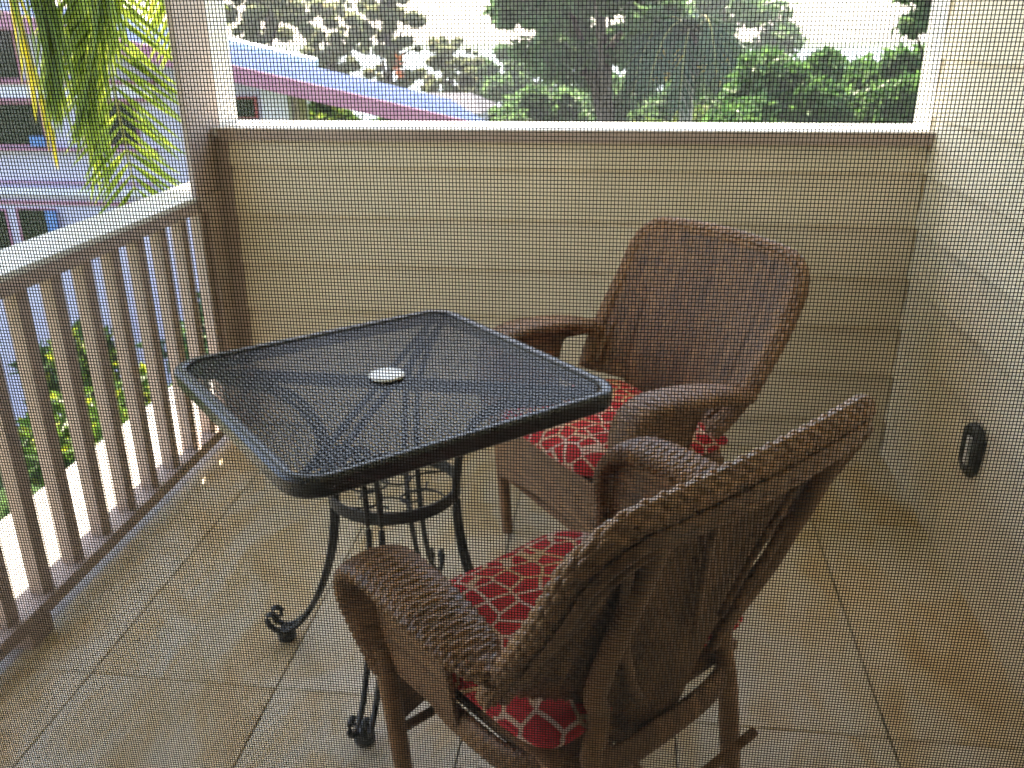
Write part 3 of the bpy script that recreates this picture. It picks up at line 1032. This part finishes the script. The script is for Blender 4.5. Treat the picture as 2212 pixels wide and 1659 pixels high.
# made-up water beyond the garden, added for the white glare
se = MB()
se.v = [(-170, 42, -3.15), (170, 42, -3.15), (170, 190, -3.15), (-170, 190, -3.15)]
se.f = [(0, 1, 2, 3)]
tag(se.build("glare_water", M["glare_water"]), kind="structure")
# pale garden path between the lawns
pa = MB().box(-1.5, 9.0, 23.0, 25.5, -3.199, -3.185).build("path", M["slab"])
tag(pa, kind="structure")


# ------------------------------------------------------------------ trees and shrubs
def leaf_cloud(mb_, centres, radii, n, size, rng, flat=0.5, shell=0.55):
    """n leaves spread through clumps; each leaf is a bent blade of two quads"""
    c = np.array(centres)
    r = np.array(radii)
    w = r ** 2 / np.sum(r ** 2)
    idx = rng.choice(len(c), n, p=w)
    d = rng.normal(size=(n, 3))
    d /= np.linalg.norm(d, axis=1)[:, None]
    rr = (shell + (1 - shell) * rng.random(n) ** 0.7) * r[idx]
    rr *= 1 + 0.25 * rng.normal(size=n) * (rng.random(n) < .25)
    p = c[idx] + d * rr[:, None] * np.array([1, 1, .8])
    out = d + rng.normal(size=(n, 3)) * .9 + np.array([0, 0, -.25])
    out /= np.linalg.norm(out, axis=1)[:, None]
    nr = np.cross(out, rng.normal(size=(n, 3)))
    nr = nr + np.array([0, 0, flat]) * np.sign(nr[:, 2:3] + 1e-9)
    sd_ = np.cross(out, nr)
    sd_ /= np.linalg.norm(sd_, axis=1)[:, None] + 1e-9
    nn_ = np.cross(sd_, out)
    L_ = size * rng.uniform(.6, 1.4, n)
    W_ = L_ * rng.uniform(.38, .55, n)
    a = p - out * L_[:, None] * .5
    b = p + nn_ * (L_ * .10)[:, None]
    e = p + out * L_[:, None] * .5 - nn_ * (L_ * .05)[:, None]
    base = len(mb_.v)
    V = np.stack([a, b + sd_ * W_[:, None] * .5, e, b - sd_ * W_[:, None] * .5], 1).reshape(-1, 3)
    mb_.v += [tuple(q) for q in V.tolist()]
    for i in range(n):
        k_ = base + 4 * i
        mb_.f.append((k_, k_ + 1, k_ + 2, k_ + 3))


def tree(name, label, cat, px, Y, ground_z, crown_px, n, size, mat, rng, trunk_r=.16, nclump=26, group=None, bark="wood", depth=1.0, fill=1.0, clump_r=(.30, .52), lean=0.0):
    """crown_px = (x0, y0, x1, y1) box in the photo that the crown fills at depth Y"""
    base = at(px, 300, Y)
    root = empty(name, (base.x, Y, ground_z))
    tag(root, label, cat, group)
    a, b = at(crown_px[0], crown_px[1], Y), at(crown_px[2], crown_px[3], Y)
    cx, cz = (a.x + b.x) / 2 - base.x, (a.z + b.z) / 2 - ground_z
    hx, hz = abs(b.x - a.x) / 2, abs(a.z - b.z) / 2
    hy = hx * depth
    cs, rs = [], []
    rmin = min(hx, hz)
    while len(cs) < nclump:
        q = rng.uniform(-1, 1, 3)
        if np.dot(q, q) > 1.0 or (np.dot(q, q) < .22 and rng.random() < .6):
            continue
        r_ = rng.uniform(*clump_r) * rmin
        cs.append((cx + q[0] * max(hx - r_ * .7, .1), q[1] * max(hy - r_ * .7, .1), cz + q[2] * max(hz - r_ * .7, .1)))
        rs.append(r_)
    cr_ = MB()
    leaf_cloud(cr_, cs, rs, n, size, rng)
    cr_.build("crown", M[mat], root)
    tk = MB()
    top = np.array([cx * .6 + lean, 0, cz])
    bz = min(max(cz - hz * .75, .5), cz)
    tp = resample([(0, 0, -.05), (lean * .3, .02, bz * .5), (top[0] * .6, 0, bz), tuple(top)], 18)
    tk.tube(tp, np.linspace(trunk_r * 1.15, trunk_r * .35, 18), 9, ref=(0, 1, 0))
    order = rng.permutation(len(cs))[:10]
    for i in order:
        f_ = rng.uniform(.45, .85)
        s_ = tp[int(f_ * 17)]
        e = np.array(cs[i])
        mid = (s_ + e) / 2 + np.array([0, 0, .12 * rmin])
        tk.tube(resample([tuple(s_), tuple(mid), tuple(e)], 8), np.linspace(trunk_r * .42, trunk_r * .08, 8), 6, ref=(0.1, 1, 0))
    tk.build("trunk", M[bark], root, smooth=True)
    return root


R_ = np.random.default_rng(5)
G = -3.2
GT = "trees beyond the low wall"
tree("shade_tree", "tall leafy tree with a dark forked trunk left of the palm in mid garden", "tree", 1316, 21, G, (1055, -230, 1490, 225), 14500, .26, "leaf_mid", R_, .26, 80, GT, clump_r=(.10, .22))
tree("backlit_tree", "pale thin leaved tree just right of the taupe post above the blue roof", "tree", 560, 27, G, (450, -150, 690, 190), 13000, .19, "leaf_washed", R_, .15, 60, GT, clump_r=(.07, .20))
tree("backlit_tree", "pale tree above the middle of the roof, left of the orange bloom", "tree", 700, 31, G, (620, -60, 810, 220), 11000, .19, "leaf_washed", R_, .15, 60, GT, clump_r=(.07, .20))
bt = tree("backlit_tree", "pale backlit tree with an orange bloom above the middle of the blue roof", "tree", 845, 28, G, (750, -120, 930, 240), 13000, .19, "leaf_washed", R_, .18, 60, GT, clump_r=(.07, .20))
tree("backlit_tree", "small pale tree above the lower end of the blue roof", "tree", 975, 29, G, (900, 50, 1045, 260), 7200, .19, "leaf_washed", R_, .14, 60, GT, clump_r=(.07, .20))
tree("garden_tree", "low rounded green tree between the blue roof end and the forked trunk", "tree", 1150, 24, G, (985, 165, 1290, 330), 9000, .28, "leaf_mid", R_, .14, 22, GT)
tree("garden_tree", "green tree filling the gap behind the forked trunk", "tree", 1370, 27, G, (1200, 130, 1500, 330), 9000, .30, "leaf_mid", R_, .14, 24, GT)
tree("garden_tree", "dark green tree behind the pale palm trunk", "tree", 1530, 25, G, (1430, 110, 1640, 330), 8000, .28, "leaf_dense", R_, .14, 22, GT)
tree("garden_tree", "tall soft green tree far behind the palm crown", "tree", 1560, 34, G, (1380, -140, 1720, 330), 11000, .30, "leaf_mid", R_, .20, 50, GT, clump_r=(.12, .26))
tree("garden_tree", "wide green tree far behind the blue roof's lower end", "tree", 1110, 33, G, (990, 90, 1240, 330), 9000, .28, "leaf_mid", R_, .18, 40, GT, clump_r=(.14, .28))
tree("mango_tree", "dense dark green tree just right of the palm trunk", "tree", 1680, 15, G, (1540, 72, 1830, 470), 22000, .20, "leaf_dense", R_, .20, 46, GT, clump_r=(.22, .40))
tree("mango_tree", "dense green tree in the dip between the two tallest clumps at right", "tree", 1850, 16, G, (1730, 128, 1970, 470), 18000, .20, "leaf_dense", R_, .18, 40, GT, clump_r=(.22, .40))
tree("mango_tree", "dense green tree rising against the right hand trim of the opening", "tree", 1985, 15, G, (1870, 62, 2130, 470), 18000, .20, "leaf_dense", R_, .20, 40, GT, clump_r=(.22, .40))
tree("feathery_tree", "tall tree whose thin feathery branch hangs in the top right of the opening", "tree", 2080, 12, G, (1925, -260, 2190, 95), 5000, .14, "leaf_mid", R_, .13, 26, GT, clump_r=(.14, .28))
tree("garden_bush", "leafy yellow green bush at the foot of the pale palm trunk", "bush", 1420, 22, G, (1360, 205, 1560, 460), 8000, .18, "leaf_shrub", R_, .07, 20, GT)
tree("garden_bush", "dark glossy bush low between the palm trunk and the first dense tree", "bush", 1610, 14, G, (1535, 215, 1700, 460), 7000, .16, "leaf_dense", R_, .07, 18, GT)
tree("garden_bush", "green bush seen under the blue roof beside the pale column", "bush", 700, 12.5, G, (625, 170, 810, 400), 6000, .14, "leaf_shrub", R_, .06, 16, GT)
tree("garden_bush", "dark bush behind the low end of the mauve fascia", "bush", 860, 13.5, G, (760, 205, 970, 420), 6000, .14, "leaf_mid", R_, .06, 16, GT)
# orange bloom in the second backlit tree
ob = MB()
c0 = at(862, 142, 27) - Vector(bt.location)
for k in range(26):
    d = Vector(R_.normal(size=3)).normalized()
    e = c0 + Vector((d.x * .16, d.y * .16, d.z * .30))
    s_ = d.cross(Vector((0.3, 0.2, 1))).normalized() * .07
    u_ = d * .12
    b_ = len(ob.v)
    ob.v += [tuple(e - u_), tuple(e + s_), tuple(e + u_), tuple(e - s_)]
    ob.f.append((b_, b_ + 1, b_ + 2, b_ + 3))
ob.build("orange_bloom", M["orange"], bt)

# shrubs under the balcony, seen between the balusters
for (lab, x, y, h, r, n, mt) in (
        ("yellow green shrub below the balcony, nearest the corner post", -2.85, 4.6, 2.7, .55, 3200, "leaf_shrub"),
        ("broad dark green shrub below the railing, third from the corner post", -3.7, 4.2, 2.0, .75, 4200, "leaf_mid"),
        ("bright shrub below the railing, second from the corner post", -3.1, 3.7, 1.9, .55, 3200, "leaf_shrub"),
        ("low dark shrub below the balcony ledge, nearest the lens", -3.0, 2.6, 1.5, .70, 3600, "leaf_mid"),
        ("pale green shrub standing at the foot of the lavender house", -5.0, 7.4, 2.1, .65, 3000, "leaf_shrub"),
        ("tall green shrub at the foot of the lavender house behind the balusters", -3.6, 7.6, 2.4, .60, 3000, "leaf_mid")):
    root = empty("garden_shrub", (x, y, G))
    tag(root, lab, "shrub", "shrubs below the balcony")
    cs = [(R_.normal() * r * .5, R_.normal() * r * .5, h * R_.uniform(.35, .95)) for _ in range(16)]
    cl_ = MB()
    leaf_cloud(cl_, cs, [r * R_.uniform(.35, .6) for _ in cs], n, .13, R_)
    cl_.build("foliage", M[mt], root)
    st_ = MB()
    for c_ in cs[:7]:
        st_.tube(resample([(0, 0, 0), (c_[0] * .4, c_[1] * .4, c_[2] * .5), c_], 6), np.linspace(.03, .008, 6), 5, ref=(0.2, 1, 0))
    st_.build("stem", M["wood"], root)


# ------------------------------------------------------------------ palms
def leaflet_mesh(L_, w, droop, seg=6):
    """folded blade along +x, sagging in -z"""
    m_ = MB()
    rows = []
    for i in range(seg + 1):
        f_ = i / seg
        ww = w * (0.35 + 0.65 * math.sin(min(1, f_ * 2.2) * math.pi / 2)) * (1 - f_ ** 3 * .97)
        x, z = L_ * f_, -droop * L_ * f_ * f_
        rows.append([(x, -ww / 2, z - ww * .22), (x, 0, z), (x, ww / 2, z - ww * .22)])
    m_.grid(np.array(rows))
    return m_


def frond(parent, pts, n, lens, w, mats, rng, origin, spread, down, joined=False, name="frond"):
    """pts: rachis in world space; spread: sideways share, down: gravity share of leaflet direction"""
    path = resample([tuple(p) for p in pts], 48) - np.array(origin)
    fr_ = MB().tube(path, np.linspace(.016, .004, 48), 7, ref=(0.15, 1, 0.1)).build(name, M["rachis"], parent, smooth=True)
    T, A, B = frames(path, (0.05, 1.0, 0.12))
    big = MB()
    big2 = MB()
    meshes = {}
    for i in range(n):
        f_ = (i + .5) / n
        k_ = min(int(f_ * 47), 47)
        for sd_ in (-1, 1):
            ln = lens * (0.55 + 0.75 * math.sin(math.pi * min(1, .15 + f_ * .8))) * rng.uniform(.85, 1.1)
            d = Vector(A[k_]) * sd_ * spread + Vector(T[k_]) * .55 + Vector((0, 0, -down)) + Vector(rng.normal(size=3)) * .07
            d.normalize()
            nrm_ = Vector(B[k_]) * .9 + Vector(rng.normal(size=3)) * .25
            y_ = nrm_.cross(d).normalized()
            z_ = d.cross(y_).normalized()
            if z_.z < 0 and abs(d.z) < .9:
                y_, z_ = -y_, -z_
            mt = mats[0] if rng.random() > .025 else mats[1]
            R3 = Matrix((d, y_, z_)).transposed()
            if joined:
                lm = leaflet_mesh(ln, w, .12, 4)
                b_ = big if mt == mats[0] else big2
                o_ = len(b_.v)
                for v in lm.v:
                    q = R3 @ Vector(v) + Vector(path[k_])
                    b_.v.append(tuple(q))
                b_.f += [tuple(o_ + j for j in q) for q in lm.f]
            else:
                key = (round(ln * 12), mt)
                if key not in meshes:
                    tmp = leaflet_mesh(key[0] / 12, w, .12).build("leaflet", M[mt], None, smooth=True)
                    meshes[key] = tmp.data
                    bpy.data.objects.remove(tmp)
                lo = bpy.data.objects.new("leaflet", meshes[key])
                COL.objects.link(lo)
                lo.parent = fr_
                m4 = R3.to_4x4()
                m4.translation = Vector(path[k_])
                lo.matrix_local = m4
    if joined:
        big.build("leaflets", M[mats[0]], fr_)
        if big2.v:
            big2.build("leaflets", M[mats[1]], fr_)
    return fr_


pr_ = np.random.default_rng(23)
# near palm at left: trunk outside the picture, most fronds hang into it
PX, PY = -4.35, 4.7
np_ = empty("coconut_palm", (PX, PY, G))
tag(np_, "coconut palm whose long green fronds hang down at the upper left beside the post", "palm tree")
MB().tube(resample([(0, 0, -.05), (.15, 0, 2.0), (.35, -.05, 4.4), (.45, -.1, 6.0)], 24), np.linspace(.19, .12, 24), 12, ref=(0, 1, 0)).build("trunk", M["palm_bark"], np_, smooth=True)
crown0 = Vector((PX + .45, PY - .1, G + 6.0))
org = (PX, PY, G)
for (wp, n_, ln, w_, sp, dn_, mts) in (
        ([(crown0), at(90, -330, 4.55), at(195, -120, 4.5), at(226, 60, 4.45), at(256, 240, 4.42), at(296, 430, 4.40)], 100, .44, .024, .95, .22, ("palm_leaf", "palm_yellow")),
        ([(crown0), at(-60, -380, 4.3), at(120, -260, 4.25), at(215, -100, 4.2), at(200, 60, 4.2), at(180, 220, 4.2)], 84, .46, .027, .20, .9, ("palm_leaf", "palm_yellow")),
        ([(crown0), at(-120, -320, 4.45), at(0, -200, 4.4), at(85, -70, 4.4), at(105, 60, 4.4), at(112, 170, 4.4)], 80, .48, .027, .18, .95, ("palm_leaf", "palm_yellow")),
        ([(crown0), at(60, -300, 4.6), at(150, -140, 4.6), at(170, 40, 4.6), at(215, 330, 4.6)], 70, .42, .027, .26, .9, ("palm_leaf", "palm_leaf")),
        ([(crown0), at(-60, -200, 4.5), at(10, -90, 4.5), at(50, 60, 4.48), at(80, 170, 4.45), at(120, 300, 4.45)], 20, .34, .024, .10, 1.0, ("palm_yellow", "palm_leaf")),
        ([(crown0), (-3.2, 4.25, 3.5), (-2.75, 3.75, 3.4), (-2.45, 3.3, 3.2), (-2.3, 2.9, 2.95)], 26, .50, .075, 1.0, .10, ("palm_far", "palm_far")),  # unseen frond added overhead, near-opaque leaflets to stripe the ledge with shadow
        ([(crown0), at(100, -420, 5.1), at(270, -250, 5.2), at(345, -90, 5.3), at(400, 60, 5.35)], 90, .46, .026, .9, .45, ("palm_leaf", "palm_yellow"))):
    frond(np_, wp, n_, ln, w_, mts, pr_, org, sp, dn_)
# far palm in the middle of the garden
fx = at(1482, 250, 20)
fp = empty("fan_crowned_palm", (fx.x, 20, G))
tag(fp, "palm with a pale trunk and dark drooping crown left of the dense trees", "palm tree")
cz_ = at(1490, 70, 20).z - G
MB().tube(resample([(0, 0, -.05), (0.02, 0, 1.5), (-.02, 0, cz_ - .8)], 16), np.linspace(.17, .13, 16), 10, ref=(0, 1, 0)).build("trunk", M["palm_bark"], fp, smooth=True)
MB().tube(resample([(-.02, 0, cz_ - .82), (0, 0, cz_ - .3), (0, 0, cz_ + .25)], 10), np.linspace(.24, .16, 10), 10, ref=(0, 1, 0)).build("crownshaft", M["orange"] if False else M["wood"], fp, smooth=True)
o3 = (fx.x, 20, G)
for k in range(15):
    a = k * 2.399 + .3
    el = .25 + .75 * ((k * 7) % 15) / 15
    c, s = math.cos(a), math.sin(a)
    L_ = 1.95
    pts = []
    for f_ in (0, .3, .6, .85, 1.0):
        r_ = L_ * (.75 * f_ - .12 * f_ * f_)
        z = cz_ + L_ * (el * f_ * 1.0 - (1.0 + .35 * el) * f_ * f_)
        pts.append((fx.x + c * r_, 20 + s * r_, G + z))
    frond(fp, pts, 30, .55, .05, ("palm_far", "palm_far"), pr_, o3, .8, .75, joined=True)
yf = MB()
for k in range(60):
    sx_ = -1 if k % 2 else 1
    p = np.array([sx_ * R_.uniform(.25, .75), R_.uniform(-.5, -.1), cz_ - R_.uniform(.30, 1.0)])
    d = R_.normal(size=3) * .07
    e = R_.normal(size=3) * .05
    b_ = len(yf.v)
    yf.v += [tuple(p - d), tuple(p + e), tuple(p + d), tuple(p - e)]
    yf.f.append((b_, b_ + 1, b_ + 2, b_ + 3))
yf.build("flower_spray", M["yellow"], fp)

# ------------------------------------------------------------------ thin volume added to stand in for backlight glare over the garden
hz = MB().box(-270, 270, -270, 270, -4.3, 12.0).build("glare_veil", None)
hm = bpy.data.materials.new("glare_veil_air")
hm.use_nodes = True
hm.node_tree.nodes.clear()
pv = hm.node_tree.nodes.new("ShaderNodeVolumePrincipled")
pv.inputs["Color"].default_value = (0.95, 0.96, 1.0, 1)
pv.inputs["Density"].default_value = 0.002
pv.inputs["Anisotropy"].default_value = 0.35
ho = hm.node_tree.nodes.new("ShaderNodeOutputMaterial")
hm.node_tree.links.new(pv.outputs[0], ho.inputs["Volume"])
hz.data.materials.append(hm)
tag(hz, kind="stuff")
hz["label"] = "thin veil of air added to stand in for backlight glare over the garden"
